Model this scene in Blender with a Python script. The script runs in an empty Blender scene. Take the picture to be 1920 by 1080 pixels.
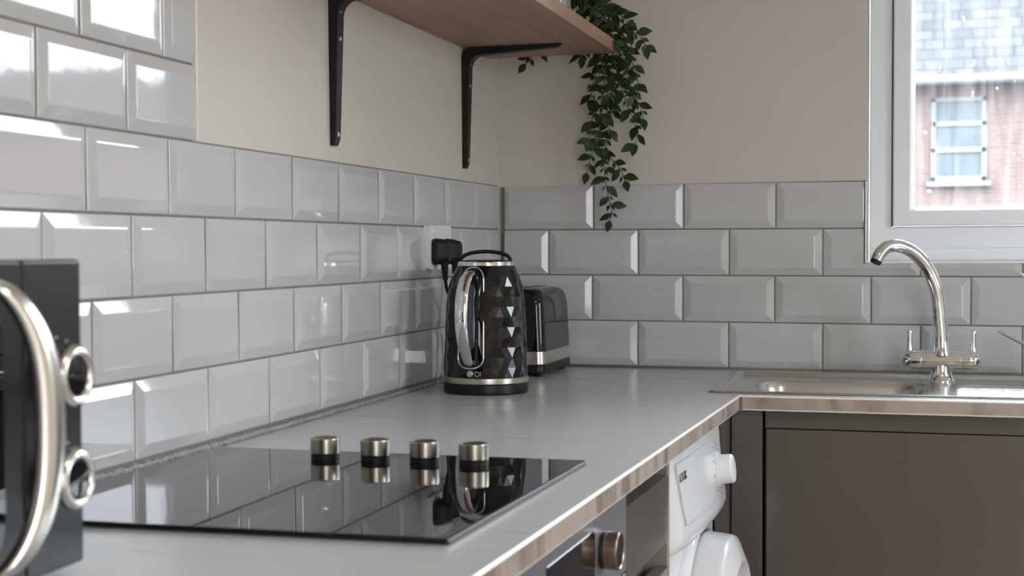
import bpy, bmesh, math, random
from mathutils import Vector, Matrix
random.seed(7)
PI = math.pi
SC = bpy.context.scene
COL = SC.collection
H0 = 0.919          # height of the bottom of the first tile course above the floor
WT = -0.009         # worktop surface, measured from that line

# ------------------------------------------------------------------ camera
cam_d = bpy.data.cameras.new('camera'); cam = bpy.data.objects.new('camera', cam_d); COL.objects.link(cam)
yaw, pit, rol = 0.31775, -0.03535, -0.00568
fw = Vector((-math.sin(yaw)*math.cos(pit), math.cos(yaw)*math.cos(pit), math.sin(pit)))
rt = Vector((math.cos(yaw), math.sin(yaw), 0)); up = rt.cross(fw)
r2 = rt*math.cos(rol)+up*math.sin(rol); u2 = -rt*math.sin(rol)+up*math.cos(rol)
M = Matrix((r2, u2, -fw)).transposed().to_4x4(); M.translation = Vector((0.91041, -3.36982, 0.26046+H0))
cam.matrix_world = M
cam_d.sensor_width = 36; cam_d.lens = 2819.49*36/1920
cam_d.shift_x = 0.0895; cam_d.shift_y = 0.0146
cam_d.clip_start = 0.05; cam_d.clip_end = 200
cam_d.dof.use_dof = True; cam_d.dof.focus_distance = 2.85; cam_d.dof.aperture_fstop = 8.0
SC.camera = cam
SC.view_settings.view_transform = 'Standard'; SC.view_settings.look = 'None'
SC.view_settings.gamma = 1.0; SC.view_settings.exposure = 0.74
SC.view_settings.use_curve_mapping = False
# ------------------------------------------------------------------ sky (overcast)
w = bpy.data.worlds.new('overcast_sky'); SC.world = w; w.use_nodes = True
bg = w.node_tree.nodes['Background']; bg.inputs[0].default_value = (0.86, 0.93, 1.0, 1); bg.inputs[1].default_value = 6.0
wt = w.node_tree; tcw = wt.nodes.new('ShaderNodeTexCoord'); sx_ = wt.nodes.new('ShaderNodeSeparateXYZ'); mrw = wt.nodes.new('ShaderNodeMapRange')   # brighter towards the zenith
mrw.inputs['From Min'].default_value = 0.05; mrw.inputs['From Max'].default_value = .8; mrw.inputs['To Min'].default_value = 5.0; mrw.inputs['To Max'].default_value = 20.0
wt.links.new(tcw.outputs['Generated'], sx_.inputs[0]); wt.links.new(sx_.outputs['Z'], mrw.inputs['Value']); wt.links.new(mrw.outputs[0], bg.inputs[1])
def area(name, loc, size, sy, rot, col, power, portal=False):
    d = bpy.data.lights.new(name, 'AREA'); d.shape = 'RECTANGLE'; d.size = size; d.size_y = sy
    d.color = col; d.energy = power
    o = bpy.data.objects.new(name, d); COL.objects.link(o); o.location = loc; o.rotation_euler = rot
    if portal: d.cycles.is_portal = True
    return o
WIN = (0.809, 2.45, 0.229, 1.46)     # kitchen window opening x0 x1 z0 z1
SIDE = (-1.75, -1.05, 0.15, 1.15)    # small side window in the right wall y0 y1 z0 z1
REAR = (1.60, 2.55, -0.70, 1.20)      # unseen door opening in the rear wall, added to light the back wall; x0 x1 z0 z1
RX, RY, CZ = 2.7, -4.6, 2.42-H0
area('sky_portal', ((WIN[0]+WIN[1])/2, 0.2, (WIN[2]+WIN[3])/2+H0), WIN[1]-WIN[0], WIN[3]-WIN[2], (-PI/2, 0, 0), (1,1,1), 1, True)
area('sky_portal', ((REAR[0]+REAR[1])/2, RY-.16, (REAR[2]+REAR[3])/2+H0), REAR[1]-REAR[0], REAR[3]-REAR[2], (PI/2, 0, 0), (1,1,1), 1, True)

area('sky_portal', (RX+.15, (SIDE[0]+SIDE[1])/2, (SIDE[2]+SIDE[3])/2+H0), SIDE[3]-SIDE[2], SIDE[1]-SIDE[0], (0, PI/2, 0), (1,1,1), 1, True)
area('ceiling_lamp', (1.45, -2.75, CZ+H0-.03), .35, .35, (0, 0, 0), (1.0, .82, .62), 5)

# ------------------------------------------------------------------ materials
MATS = {}
def nodes(name):
    m = bpy.data.materials.new(name); m.use_nodes = True
    nt = m.node_tree; b = nt.nodes['Principled BSDF']; MATS[name] = m
    return m, nt, b
def mat(name, col, rough=.5, metal=0.0, spec=.5, bump=None, coat=0.0, trans=0.0):
    m, nt, b = nodes(name)
    b.inputs['Base Color'].default_value = (*col, 1); b.inputs['Roughness'].default_value = rough
    b.inputs['Metallic'].default_value = metal; b.inputs['Specular IOR Level'].default_value = spec
    b.inputs['Coat Weight'].default_value = coat; b.inputs['Coat Roughness'].default_value = .03
    b.inputs['Transmission Weight'].default_value = trans
    tc = nt.nodes.new('ShaderNodeTexCoord')
    n = nt.nodes.new('ShaderNodeTexNoise'); sc, st = bump if bump else (30, .0)
    n.inputs['Scale'].default_value = sc; n.inputs['Detail'].default_value = 3
    nt.links.new(tc.outputs['Object'], n.inputs['Vector'])
    if bump:
        bp = nt.nodes.new('ShaderNodeBump'); bp.inputs['Strength'].default_value = st; bp.inputs['Distance'].default_value = .01
        nt.links.new(n.outputs['Fac'], bp.inputs['Height']); nt.links.new(bp.outputs[0], b.inputs['Normal'])
    else:
        mr = nt.nodes.new('ShaderNodeMapRange'); mr.inputs['To Min'].default_value = max(0, rough-.02); mr.inputs['To Max'].default_value = rough+.03
        nt.links.new(n.outputs['Fac'], mr.inputs['Value']); nt.links.new(mr.outputs[0], b.inputs['Roughness'])
    return m
def ramp(nt, src, stops):
    r = nt.nodes.new('ShaderNodeValToRGB'); e = r.color_ramp.elements
    while len(e) < len(stops): e.new(.5)
    for i, (p, c) in enumerate(stops): e[i].position = p; e[i].color = (*c, 1)
    nt.links.new(src, r.inputs[0]); return r.outputs[0]
def noise(nt, scale=(1,1,1), s=5, det=4, rot=(0,0,0), dist=0.0):
    tc = nt.nodes.new('ShaderNodeTexCoord'); mp = nt.nodes.new('ShaderNodeMapping')
    mp.inputs['Scale'].default_value = scale; mp.inputs['Rotation'].default_value = rot
    n = nt.nodes.new('ShaderNodeTexNoise'); n.inputs['Scale'].default_value = s; n.inputs['Detail'].default_value = det
    n.inputs['Distortion'].default_value = dist
    nt.links.new(tc.outputs['Object'], mp.inputs[0]); nt.links.new(mp.outputs[0], n.inputs['Vector'])
    return n.outputs['Fac']

mat('glaze', (.53,.53,.535), .05, 0, .5, bump=(7, .06))
mat('grout', (.20,.19,.165), .9)
mat('paint', (.60,.565,.515), .75, bump=(220, .04))
mat('ceiling_paint', (.78,.76,.72), .8)
mat('room_paint', (.80,.74,.64), .8)
mat('upvc', (.90,.93,.98), .2)
mat('white_trim', (.86,.86,.86), .2)
mat('gasket', (.05,.05,.06), .6)
mat('black_glass', (.004,.004,.005), .015, 0, .42)
mat('black_plastic', (.007,.007,.008), .35, 0, .4)
mat('matt_black', (.008,.008,.009), .5, 0, .35)
mat('gloss_black', (.003,.003,.004), .05, 0, .55)
mat('chrome', (.80,.82,.84), .06, 1.0)
mat('satin_steel', (.60,.57,.50), .28, 1.0)
mat('bronze_steel', (.28,.22,.17), .32, 1.0)
mat('sink_steel', (.62,.61,.58), .22, 1.0)
mat('oven_steel', (.42,.43,.46), .35, .85)
mat('cabinet_gloss', (.088,.076,.068), .16, 0, .5)
mat('cabinet_edge', (.24,.215,.18), .4)
mat('knob_steel', (.36,.335,.28), .30, 1.0)
mat('cabinet_inside', (.20,.18,.145), .6)
mat('bracket_black', (.008,.008,.0085), .45, 0, .35)
mat('screw_metal', (.65,.65,.66), .35, 1.0)
mat('white_plastic', (.78,.79,.80), .25)
mat('appliance_white', (.68,.69,.71), .16)
mat('appliance_grey', (.42,.42,.43), .35)
mat('print_grey', (.12,.12,.14), .6)
mat('microwave_black', (.007,.0075,.008), .30, 0, .3)
mat('sealant', (.34,.34,.35), .08, 0, .6, bump=(160, 1.0))
mat('gauge', (.06,.065,.085), .15)
mat('hob_trim', (.10,.10,.105), .65, 0, .15)
mat('joint', (.20,.13,.09), .5)
mat('stem', (.045,.05,.02), .6)
mat('terracotta', (.7,.7,.68), .6)
mat('soil', (.03,.02,.015), .95)
mat('tarmac', (.06,.06,.06), .9, 0, .1)
mat('house_white', (.105,.105,.108), .7, 0, .1)
mat('house_glass', (.050,.062,.070), .7, 0, .1)
mat('floor_vinyl', (.34,.25,.17), .4)
# worktop: pale grey marble laminate with fine streaks
def worktop_mat(name, lo, mid, hi, rough, scale, rot, s, p=(.31, .37)):
    m, nt, b = nodes(name)
    c = ramp(nt, noise(nt, scale, s, 6, rot, .6), [(p[0], lo), (p[1], mid), (.72, hi)])
    nt.links.new(c, b.inputs['Base Color']); b.inputs['Roughness'].default_value = rough
    b.inputs['Specular IOR Level'].default_value = .5
    n2 = noise(nt, (1,1,1), 350, 2); bp = nt.nodes.new('ShaderNodeBump'); bp.inputs['Strength'].default_value = .05; bp.inputs['Distance'].default_value = .002
    nt.links.new(n2, bp.inputs['Height']); nt.links.new(bp.outputs[0], b.inputs['Normal'])
worktop_mat('worktop', (.36,.365,.375), (.485,.49,.50), (.50,.505,.515), .26, (1.2, 9, 9), (0,0,.12), 2.2)
worktop_mat('worktop_edge', (.20,.155,.125), (.35,.295,.25), (.40,.34,.29), .34, (2.5, 5, 1.3), (0,.9,.35), 5.0, (.36, .52))
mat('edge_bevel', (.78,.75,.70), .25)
# shelf wood
m, nt, b = nodes('shelf_wood')
c = ramp(nt, noise(nt, (14, .8, 14), 3, 5, (0,0,0), .5), [(.3, (.30,.18,.12)), (.55, (.36,.225,.15)), (.75, (.42,.27,.185))])
nt.links.new(c, b.inputs['Base Color']); b.inputs['Roughness'].default_value = .5
# leaves
m, nt, b = nodes('leaf')
c = ramp(nt, noise(nt, (1,1,1), 28, 2), [(.35, (.010,.024,.006)), (.58, (.022,.050,.011)), (.75, (.060,.095,.022))])
nt.links.new(c, b.inputs['Base Color']); b.inputs['Roughness'].default_value = .5; b.inputs['Specular IOR Level'].default_value = .3
# brick and slate of the house across the way
def brick(name, c1, c2, mo, sx, sy, scale):
    m, nt, b = nodes(name)
    tc = nt.nodes.new('ShaderNodeTexCoord'); mp = nt.nodes.new('ShaderNodeMapping'); mp.inputs['Rotation'].default_value = (PI/2, 0, 0)
    bt = nt.nodes.new('ShaderNodeTexBrick'); bt.inputs['Color1'].default_value = (*c1,1); bt.inputs['Color2'].default_value = (*c2,1); bt.inputs['Mortar'].default_value = (*mo,1)
    bt.inputs['Scale'].default_value = scale; bt.inputs['Brick Width'].default_value = sx; bt.inputs['Row Height'].default_value = sy; bt.inputs['Mortar Size'].default_value = .01
    nt.links.new(tc.outputs['Object'], mp.inputs[0]); nt.links.new(mp.outputs[0], bt.inputs['Vector'])
    nt.links.new(bt.outputs[0], b.inputs['Base Color']); b.inputs['Roughness'].default_value = .9; b.inputs['Specular IOR Level'].default_value = .08
brick('brick', (.078,.049,.043), (.095,.061,.053), (.098,.082,.075), .225, .075, 1)
brick('slate', (.019,.020,.021), (.030,.031,.033), (.009,.009,.010), .35, .22, 1)
# rain-spotted window glass
m = bpy.data.materials.new('rain_glass'); m.use_nodes = True; MATS['rain_glass'] = m; nt = m.node_tree; nt.nodes.clear()
out = nt.nodes.new('ShaderNodeOutputMaterial'); tr = nt.nodes.new('ShaderNodeBsdfTransparent'); tr.inputs[0].default_value = (.97,.98,.98,1)
gl = nt.nodes.new('ShaderNodeBsdfGlossy'); gl.inputs['Roughness'].default_value = .02
tl = nt.nodes.new('ShaderNodeBsdfTranslucent'); tl.inputs[0].default_value = (.95,.96,1,1)
fr = nt.nodes.new('ShaderNodeFresnel'); fr.inputs[0].default_value = 1.35
mx = nt.nodes.new('ShaderNodeMixShader'); nt.links.new(fr.outputs[0], mx.inputs[0]); nt.links.new(tr.outputs[0], mx.inputs[1]); nt.links.new(gl.outputs[0], mx.inputs[2])
s1 = noise(nt, (1, 1, .12), 55, 4, (0,0,0), .4)
s2 = noise(nt, (1, 1, .8), 60, 3)
st1 = ramp(nt, s1, [(.42, (0.010,)*3), (.70, (.034,)*3)])
st2 = ramp(nt, s2, [(.66, (0,)*3), (.72, (.10,)*3)])
ad = nt.nodes.new('ShaderNodeMath'); ad.operation = 'MAXIMUM'
nt.links.new(st1, ad.inputs[0]); nt.links.new(st2, ad.inputs[1])
m2 = nt.nodes.new('ShaderNodeMixShader'); nt.links.new(ad.outputs[0], m2.inputs[0]); nt.links.new(mx.outputs[0], m2.inputs[1]); nt.links.new(tl.outputs[0], m2.inputs[2])
nt.links.new(m2.outputs[0], out.inputs[0])
# clear glassware
m = bpy.data.materials.new('clear_glass'); m.use_nodes = True; MATS['clear_glass'] = m; nt = m.node_tree
b = nt.nodes['Principled BSDF']; b.inputs['Transmission Weight'].default_value = 1; b.inputs['Roughness'].default_value = .03; b.inputs['IOR'].default_value = 1.45

# ------------------------------------------------------------------ builders
SQUARE = None       # the old house is not square: set to a function while building the left run
def out_of_square(v):
    if v.x > .3 and v.y < -.58: v.x -= .0253*(-.58-v.y)
def hob_square(v):
    k = (-1.54-v.y)/.55
    v.x -= .0145*k*(v.x/.52); v.y += .026*k*(v.x-.27)+.012*(v.x-.27)
def obj(name, bm, m, parent=None, smooth=None, recalc=True):
    """One mesh object. Coordinates are in the room frame (z from the tile line)."""
    if recalc: bmesh.ops.recalc_face_normals(bm, faces=bm.faces)
    if SQUARE:
        for v in bm.verts: SQUARE(v.co)
    me = bpy.data.meshes.new(name); bm.to_mesh(me); bm.free()
    for k in ([m] if isinstance(m, str) else m): me.materials.append(MATS[k])
    if smooth is not None:
        for p in me.polygons: p.use_smooth = True
        if smooth < 180: me.set_sharp_from_angle(angle=math.radians(smooth))
    o = bpy.data.objects.new(name, me); COL.objects.link(o)
    if smooth is not None and smooth < 180:
        wn = o.modifiers.new('weighted', 'WEIGHTED_NORMAL'); wn.keep_sharp = True; wn.weight = 80
    if parent is None: o.location = (0, 0, H0)
    else:
        o.parent = parent
        top = parent
        if parent.parent is None and parent.type == 'EMPTY':
            o.location = Vector((0, 0, H0)) - parent.location
    return o
def thing(name, label, cat, loc, group=None):
    o = bpy.data.objects.new(name, None); COL.objects.link(o); o.empty_display_size = .05
    o.location = (loc[0], loc[1], loc[2]+H0); o['label'] = label; o['category'] = cat
    if group: o['group'] = group
    return o
def tag(o, label, cat, group=None):
    o['label'] = label; o['category'] = cat
    if group: o['group'] = group
    return o
def struct(name, bm, m, parent=None, smooth=None):
    o = obj(name, bm, m, parent, smooth)
    if parent is None: o['kind'] = 'structure'
    return o
def box(bm, x0, x1, y0, y1, z0, z1, bev=0, seg=2, mi=0):
    t = bmesh.new()
    vs = [t.verts.new((x, y, z)) for x in (x0, x1) for y in (y0, y1) for z in (z0, z1)]
    for f in ((0,1,3,2), (4,6,7,5), (0,4,5,1), (2,3,7,6), (0,2,6,4), (1,5,7,3)): t.faces.new([vs[i] for i in f])
    bmesh.ops.recalc_face_normals(t, faces=t.faces)
    if bev: bmesh.ops.bevel(t, geom=list(t.edges), offset=bev, segments=seg, profile=.5, affect='EDGES')
    merge(bm, t, mi)
def merge(bm, t, mi=0, mtx=None):
    mp = {}
    for v in t.verts: mp[v] = bm.verts.new(mtx @ v.co if mtx else v.co)
    for f in t.faces:
        try:
            g = bm.faces.new([mp[v] for v in f.verts]); g.material_index = mi or f.material_index; g.smooth = f.smooth
        except ValueError: pass
    t.free()
def frame_from(a, b):
    d = (b-a).normalized(); h = Vector((0,0,1)) if abs(d.z) < .9 else Vector((1,0,0))
    s = d.cross(h).normalized(); return d, s, s.cross(d)
def tube(bm, pts, rad, n=16, cap=True, flat=1.0):
    pts = [Vector(p) for p in pts]; rads = rad if isinstance(rad, (list, tuple)) else [rad]*len(pts)
    rings = []; s = None
    for i, p in enumerate(pts):
        d = (pts[min(i+1, len(pts)-1)]-pts[max(i-1, 0)]).normalized()
        if s is None: _, s, _ = frame_from(p, p+d)
        s = (s-d*s.dot(d)).normalized(); u = d.cross(s)
        rings.append([bm.verts.new(p+(s*math.cos(a)+u*math.sin(a)*flat)*rads[i]) for a in [2*PI*k/n for k in range(n)]])
    for a, b in zip(rings, rings[1:]):
        for k in range(n): bm.faces.new((a[k], a[(k+1)%n], b[(k+1)%n], b[k]))
    if cap:
        bm.faces.new(rings[0][::-1]); bm.faces.new(rings[-1])
def lathe(bm, prof, org, axis=(0,0,1), n=48):
    """prof: list of (radius, distance along axis)"""
    ax = Vector(axis).normalized(); org = Vector(org); _, s, u = frame_from(Vector((0,0,0)), ax)
    prev = None
    for r, h in prof:
        if r < 1e-6: ring = [bm.verts.new(org+ax*h)]
        else: ring = [bm.verts.new(org+ax*h+(s*math.cos(a)+u*math.sin(a))*r) for a in [2*PI*k/n for k in range(n)]]
        if prev:
            for k in range(n):
                k2 = (k+1) % n
                if len(prev) == 1 and len(ring) == 1: continue
                if len(prev) == 1: bm.faces.new((prev[0], ring[k], ring[k2]))
                elif len(ring) == 1: bm.faces.new((prev[k], prev[k2], ring[0]))
                else: bm.faces.new((prev[k], prev[k2], ring[k2], ring[k]))
        prev = ring
def spline(pts, n=8):
    P = [Vector(p) for p in pts]; P = [2*P[0]-P[1]]+P+[2*P[-1]-P[-2]]; out = []
    for i in range(1, len(P)-2):
        for k in range(n):
            t = k/n; a, b, c, d = P[i-1:i+3]
            out.append(.5*((2*b)+(-a+c)*t+(2*a-5*b+4*c-d)*t*t+(-a+3*b-3*c+d)*t**3))
    return out+[P[-2]]
def prism(bm, poly, to3, d):
    """extrude a 2D outline; to3(u, v, w) maps to the room, w runs 0..d"""
    a = [bm.verts.new(to3(u, v, 0)) for u, v in poly]; b = [bm.verts.new(to3(u, v, d)) for u, v in poly]
    bm.faces.new(a[::-1]); bm.faces.new(b)
    for k in range(len(poly)):
        k2 = (k+1) % len(poly); bm.faces.new((a[k], a[k2], b[k2], b[k]))
def rrect(w, h, r, n=6, cx=0, cy=0):
    out = []
    for sx, sy, a0 in ((1,1,0), (-1,1,PI/2), (-1,-1,PI), (1,-1,1.5*PI)):
        for k in range(n+1):
            a = a0+PI/2*k/n; out.append((cx+sx*(w/2-r)+r*math.cos(a), cy+sy*(h/2-r)+r*math.sin(a)))
    return out
def plate_grid(bm, xs, ys, solid, z0, z1, mi=0):
    """slab made of grid cells; solid(i, j) -> bool; only outer faces"""
    V = {}
    def v(i, j, z):
        k = (i, j, z)
        if k not in V: V[k] = bm.verts.new((xs[i], ys[j], z))
        return V[k]
    ok = lambda i, j: 0 <= i < len(xs)-1 and 0 <= j < len(ys)-1 and solid(i, j)
    for i in range(len(xs)-1):
        for j in range(len(ys)-1):
            if not ok(i, j): continue
            bm.faces.new((v(i,j,z1), v(i+1,j,z1), v(i+1,j+1,z1), v(i,j+1,z1)))
            bm.faces.new((v(i,j,z0), v(i,j+1,z0), v(i+1,j+1,z0), v(i+1,j,z0)))
            for (di, dj, a, b_) in ((-1,0,(i,j+1),(i,j)), (1,0,(i+1,j),(i+1,j+1)), (0,-1,(i,j),(i+1,j)), (0,1,(i+1,j+1),(i,j+1))):
                if not ok(i+di, j+dj):
                    f = bm.faces.new((v(*a,z0), v(*b_,z0), v(*b_,z1), v(*a,z1))); f.material_index = mi

# ------------------------------------------------------------------ room shell
def shell():
    bm = bmesh.new(); box(bm, -.3, RX+.3, RY-.3, .3, -H0-.1, -H0); struct('floor', bm, 'floor_vinyl')
    bm = bmesh.new(); box(bm, -.3, RX+.3, RY-.3, .3, CZ, CZ+.1); struct('ceiling', bm, 'ceiling_paint')
    bm = bmesh.new(); box(bm, -.3, -.009, RY, .15, -H0, CZ); wl = struct('wall_left', bm, 'paint')
    bm = bmesh.new(); x0, x1, z0, z1 = WIN
    y0, y1 = .009, .15
    for a in ((-.009, x0+.004, -H0, CZ), (x1, RX, -H0, CZ), (x0+.004, x1, -H0, z0-.004), (x0+.004, x1, z1, CZ)):
        box(bm, a[0], a[1], y0, y1, a[2], a[3])
    wb = struct('wall_back', bm, 'paint')
    bm = bmesh.new(); a0, a1, c0, c1 = SIDE
    for a in ((RY, a0, -H0, CZ), (a1, .15, -H0, CZ), (a0, a1, -H0, c0), (a0, a1, c1, CZ)):
        box(bm, RX, RX+.15, a[0], a[1], a[2], a[3])
    struct('wall_right', bm, 'room_paint')
    bm = bmesh.new(); a0, a1, c0, c1 = REAR
    for a in ((-.3, a0, -H0, CZ), (a1, RX+.3, -H0, CZ), (a0, a1, -H0, c0), (a0, a1, c1, CZ)):
        box(bm, a[0], a[1], RY-.15, RY, a[2], a[3])
    struct('wall_rear', bm, 'room_paint')
    return wl, wb
wall_left, wall_back = shell()

# ------------------------------------------------------------------ bevelled metro tiles
def clip_poly(poly, axis, val, keep_greater):
    out = []
    for i in range(len(poly)):
        a, b = poly[i], poly[(i+1) % len(poly)]
        ia = (a[axis] >= val-1e-7) if keep_greater else (a[axis] <= val+1e-7)
        ib = (b[axis] >= val-1e-7) if keep_greater else (b[axis] <= val+1e-7)
        if ia: out.append(a)
        if ia != ib:
            t = (val-a[axis])/(b[axis]-a[axis]); out.append(tuple(a[k]+(b[k]-a[k])*t for k in range(3)))
    return out
def tile(bm, to3, u0, u1, v0, v1, region, bev=.0150):
    g = .0016; u0 += g; u1 -= g; v0 += g; v1 -= g
    R = (max(u0, region[0]), min(u1, region[1]), max(v0, region[2]), min(v1, region[3]))
    if R[1]-R[0] < .004 or R[3]-R[2] < .004: return
    he, ht, hb = .0045, .0088, .0016
    du, dv, dd = (random.uniform(-1, 1) for _ in range(3))
    def H(u, v, h): return h+du*.0004*(u-(u0+u1)/2)/.1+dv*.0004*(v-(v0+v1)/2)/.05+dd*.0002
    e = .0012
    o = [(u0, v0), (u1, v0), (u1, v1), (u0, v1)]
    r1 = [(u0+e, v0+e), (u1-e, v0+e), (u1-e, v1-e), (u0+e, v1-e)]
    i_ = [(u0+bev, v0+bev), (u1-bev, v0+bev), (u1-bev, v1-bev), (u0+bev, v1-bev)]
    e2 = bev+.0022
    j_ = [(u0+e2, v0+e2), (u1-e2, v0+e2), (u1-e2, v1-e2), (u0+e2, v1-e2)]
    polys = []
    for ra, ha, rb, hb_ in ((o, hb, o, he-.0006), (o, he-.0006, r1, he), (r1, he, i_, ht-.0003), (i_, ht-.0003, j_, ht)):
        for k in range(4):
            k2 = (k+1) % 4
            polys.append([(*ra[k], ha), (*ra[k2], ha), (*rb[k2], hb_), (*rb[k], hb_)])
    polys.append([(*p, ht) for p in j_])
    for P in polys:
        P = [(p[0], p[1], H(*p)) for p in P]
        if region[0] > u0: P = clip_poly(P, 0, region[0], True)
        if len(P) > 2 and region[1] < u1: P = clip_poly(P, 0, region[1], False)
        if len(P) > 2 and region[2] > v0: P = clip_poly(P, 1, region[2], True)
        if len(P) > 2 and region[3] < v1: P = clip_poly(P, 1, region[3], False)
        if len(P) > 2: bm.faces.new([bm.verts.new(to3(*p)) for p in P])
    # plain cut sides where the tile was trimmed
    for ax, val, cut in ((0, region[0], region[0] > u0), (0, region[1], region[1] < u1), (1, region[2], region[2] > v0), (1, region[3], region[3] < v1)):
        if not cut: continue
        a, b = (R[2], R[3]) if ax == 0 else (R[0], R[1])
        q = [((val, t) if ax == 0 else (t, val))+(h,) for t, h in ((a, hb), (b, hb), (b, he), (a, he))]
        bm.faces.new([bm.verts.new(to3(*p)) for p in q])
left3 = lambda u, v, h: (h-.0095, -u, v)
back3 = lambda u, v, h: (u, -(h-.0095), v-.0050*u)
# courses: height range, joint positions measured from the corner
LZ = [.0005, .1020, .2035, .3062, .4068, .5085, .6105, .7125, .8145, .9165, 1.02]
LJ = {1: [.11, .31, .511, .711, .909, 1.108, 1.3105, 1.5145, 1.718, 1.92], 2: [.008, .208, .412, .615, .8155, 1.009, 1.2135, 1.415, 1.6165, 1.818, 2.02],
      3: [.11, .318, .52, .721, .9175, 1.117, 1.319, 1.519, 1.7205, 1.921], 4: [.006, .208, .419, .622, .822, 1.018, 1.217, 1.4225, 1.623, 1.826, 2.03],
      5: [1.327, 1.529, 1.729, 1.9285], 6: [1.43, 1.634, 1.836, 2.038], 7: [1.33, 1.53, 1.732, 1.935], 8: [1.43, 1.634, 1.836, 2.038], 9: [1.33, 1.53, 1.732, 1.935], 10: [1.43, 1.634, 1.836, 2.038]}
EDGE = 1.552
bm = bmesh.new()
for r in range(1, 11):
    js = list(LJ[r])
    if js[0] > .05 and r < 5: js = [js[0]-.202]+js
    while js[-1] < 3.1: js.append(js[-1]+.202)
    for a, b_ in zip(js, js[1:]):
        tile(bm, left3, a, b_, LZ[r-1], LZ[r], (.0075, 9, -1, 9) if r < 5 else (EDGE, 9, -1, 9))
tl_ = struct('tiling', bm, 'glaze', wall_left)
bm = bmesh.new(); box(bm, -.012, -.0062, -3.0, -.004, -.03, .4075); box(bm, -.012, -.0062, -3.0, -EDGE-.002, .4075, 1.02); struct('grout', bm, 'grout', wall_left)
BZ = [-.0035, .0990, .2022, .3052, .4070]
BJ = {4: [.0, .2165, .420, .621], 2: [.0, .2135, .4185, .619, .8215, 1.0235], 3: [-.09, .112, .3185, .5205, .7205, .9215, 1.1245], 1: [-.09, .112, .3175, .5195, .721, .923, 1.125]}
bm = bmesh.new()
for r in range(1, 5):
    js = list(BJ[r])
    while js[-1] < RX: js.append(js[-1]+.202)
    for a, b_ in zip(js, js[1:]):
        if r == 4:
            if a < WIN[0]: tile(bm, back3, a, b_, BZ[3], BZ[4], (.0075, WIN[0]-.003, -1, 9))
            if b_ > WIN[1]+.01: tile(bm, back3, a, b_, BZ[3], BZ[4], (WIN[1]+.003, RX, -1, 9))
        elif r == 3:
            if a < WIN[0]: tile(bm, back3, a, b_, BZ[2], BZ[3], (.0075, WIN[0]-.003, -1, 9))
            if b_ > WIN[1]+.01: tile(bm, back3, a, b_, BZ[2], BZ[3], (WIN[1]+.003, RX, -1, 9))
            tile(bm, back3, a, b_, BZ[2], BZ[3], (WIN[0]-.003, WIN[1]+.003, -1, WIN[2]-.002+.0045))
        else: tile(bm, back3, a, b_, BZ[r-1], BZ[r], (.0075, RX, -1, 9))
struct('tiling', bm, 'glaze', wall_back)
bm = bmesh.new()
box(bm, -.002, WIN[0]+.003, .0062, .012, -.03, .4040); box(bm, WIN[0]+.003, WIN[1]-.003, .0062, .012, -.03, WIN[2]-.003); box(bm, WIN[1]-.003, RX, .0062, .012, -.03, .400)
struct('grout', bm, 'grout', wall_back)
# trims
bm = bmesh.new(); box(bm, -.0092, .0010, -EDGE, -EDGE+.0032, .4085, 1.02, .0008, 1); struct('trim_1', bm, 'white_trim')
bm = bmesh.new()
box(bm, WIN[0]-.001, WIN[0]+.003, -.0012, .03, WIN[2]-.004, .402, .001, 1)
box(bm, WIN[0]-.001, WIN[1]+.001, -.0012, .03, WIN[2]-.004, WIN[2]+.0005, .001, 1)
struct('trim_2', bm, 'white_trim')
# sealant beads along the back of the worktop
bm = bmesh.new()
P = []; Rr = []
y = -3.0
while y < -.01:
    P.append((.0015+random.uniform(-.0006, .0006), y, WT+.0035+random.uniform(-.0006, .0006)))
    k = 1 if y < -1.45 else .35
    Rr.append(.0042+random.uniform(-.0012, .0012)*k); y += .004 if y < -1.4 else .012
tube(bm, P, Rr, 8); struct('trim_3', bm, 'sealant', smooth=180)
bm = bmesh.new(); P = [(x_, -.001, WT+.001) for x_ in (.004, .6, 1.2, RX)]; tube(bm, P, .0035, 8); struct('trim_4', bm, 'grout', smooth=180)

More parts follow.
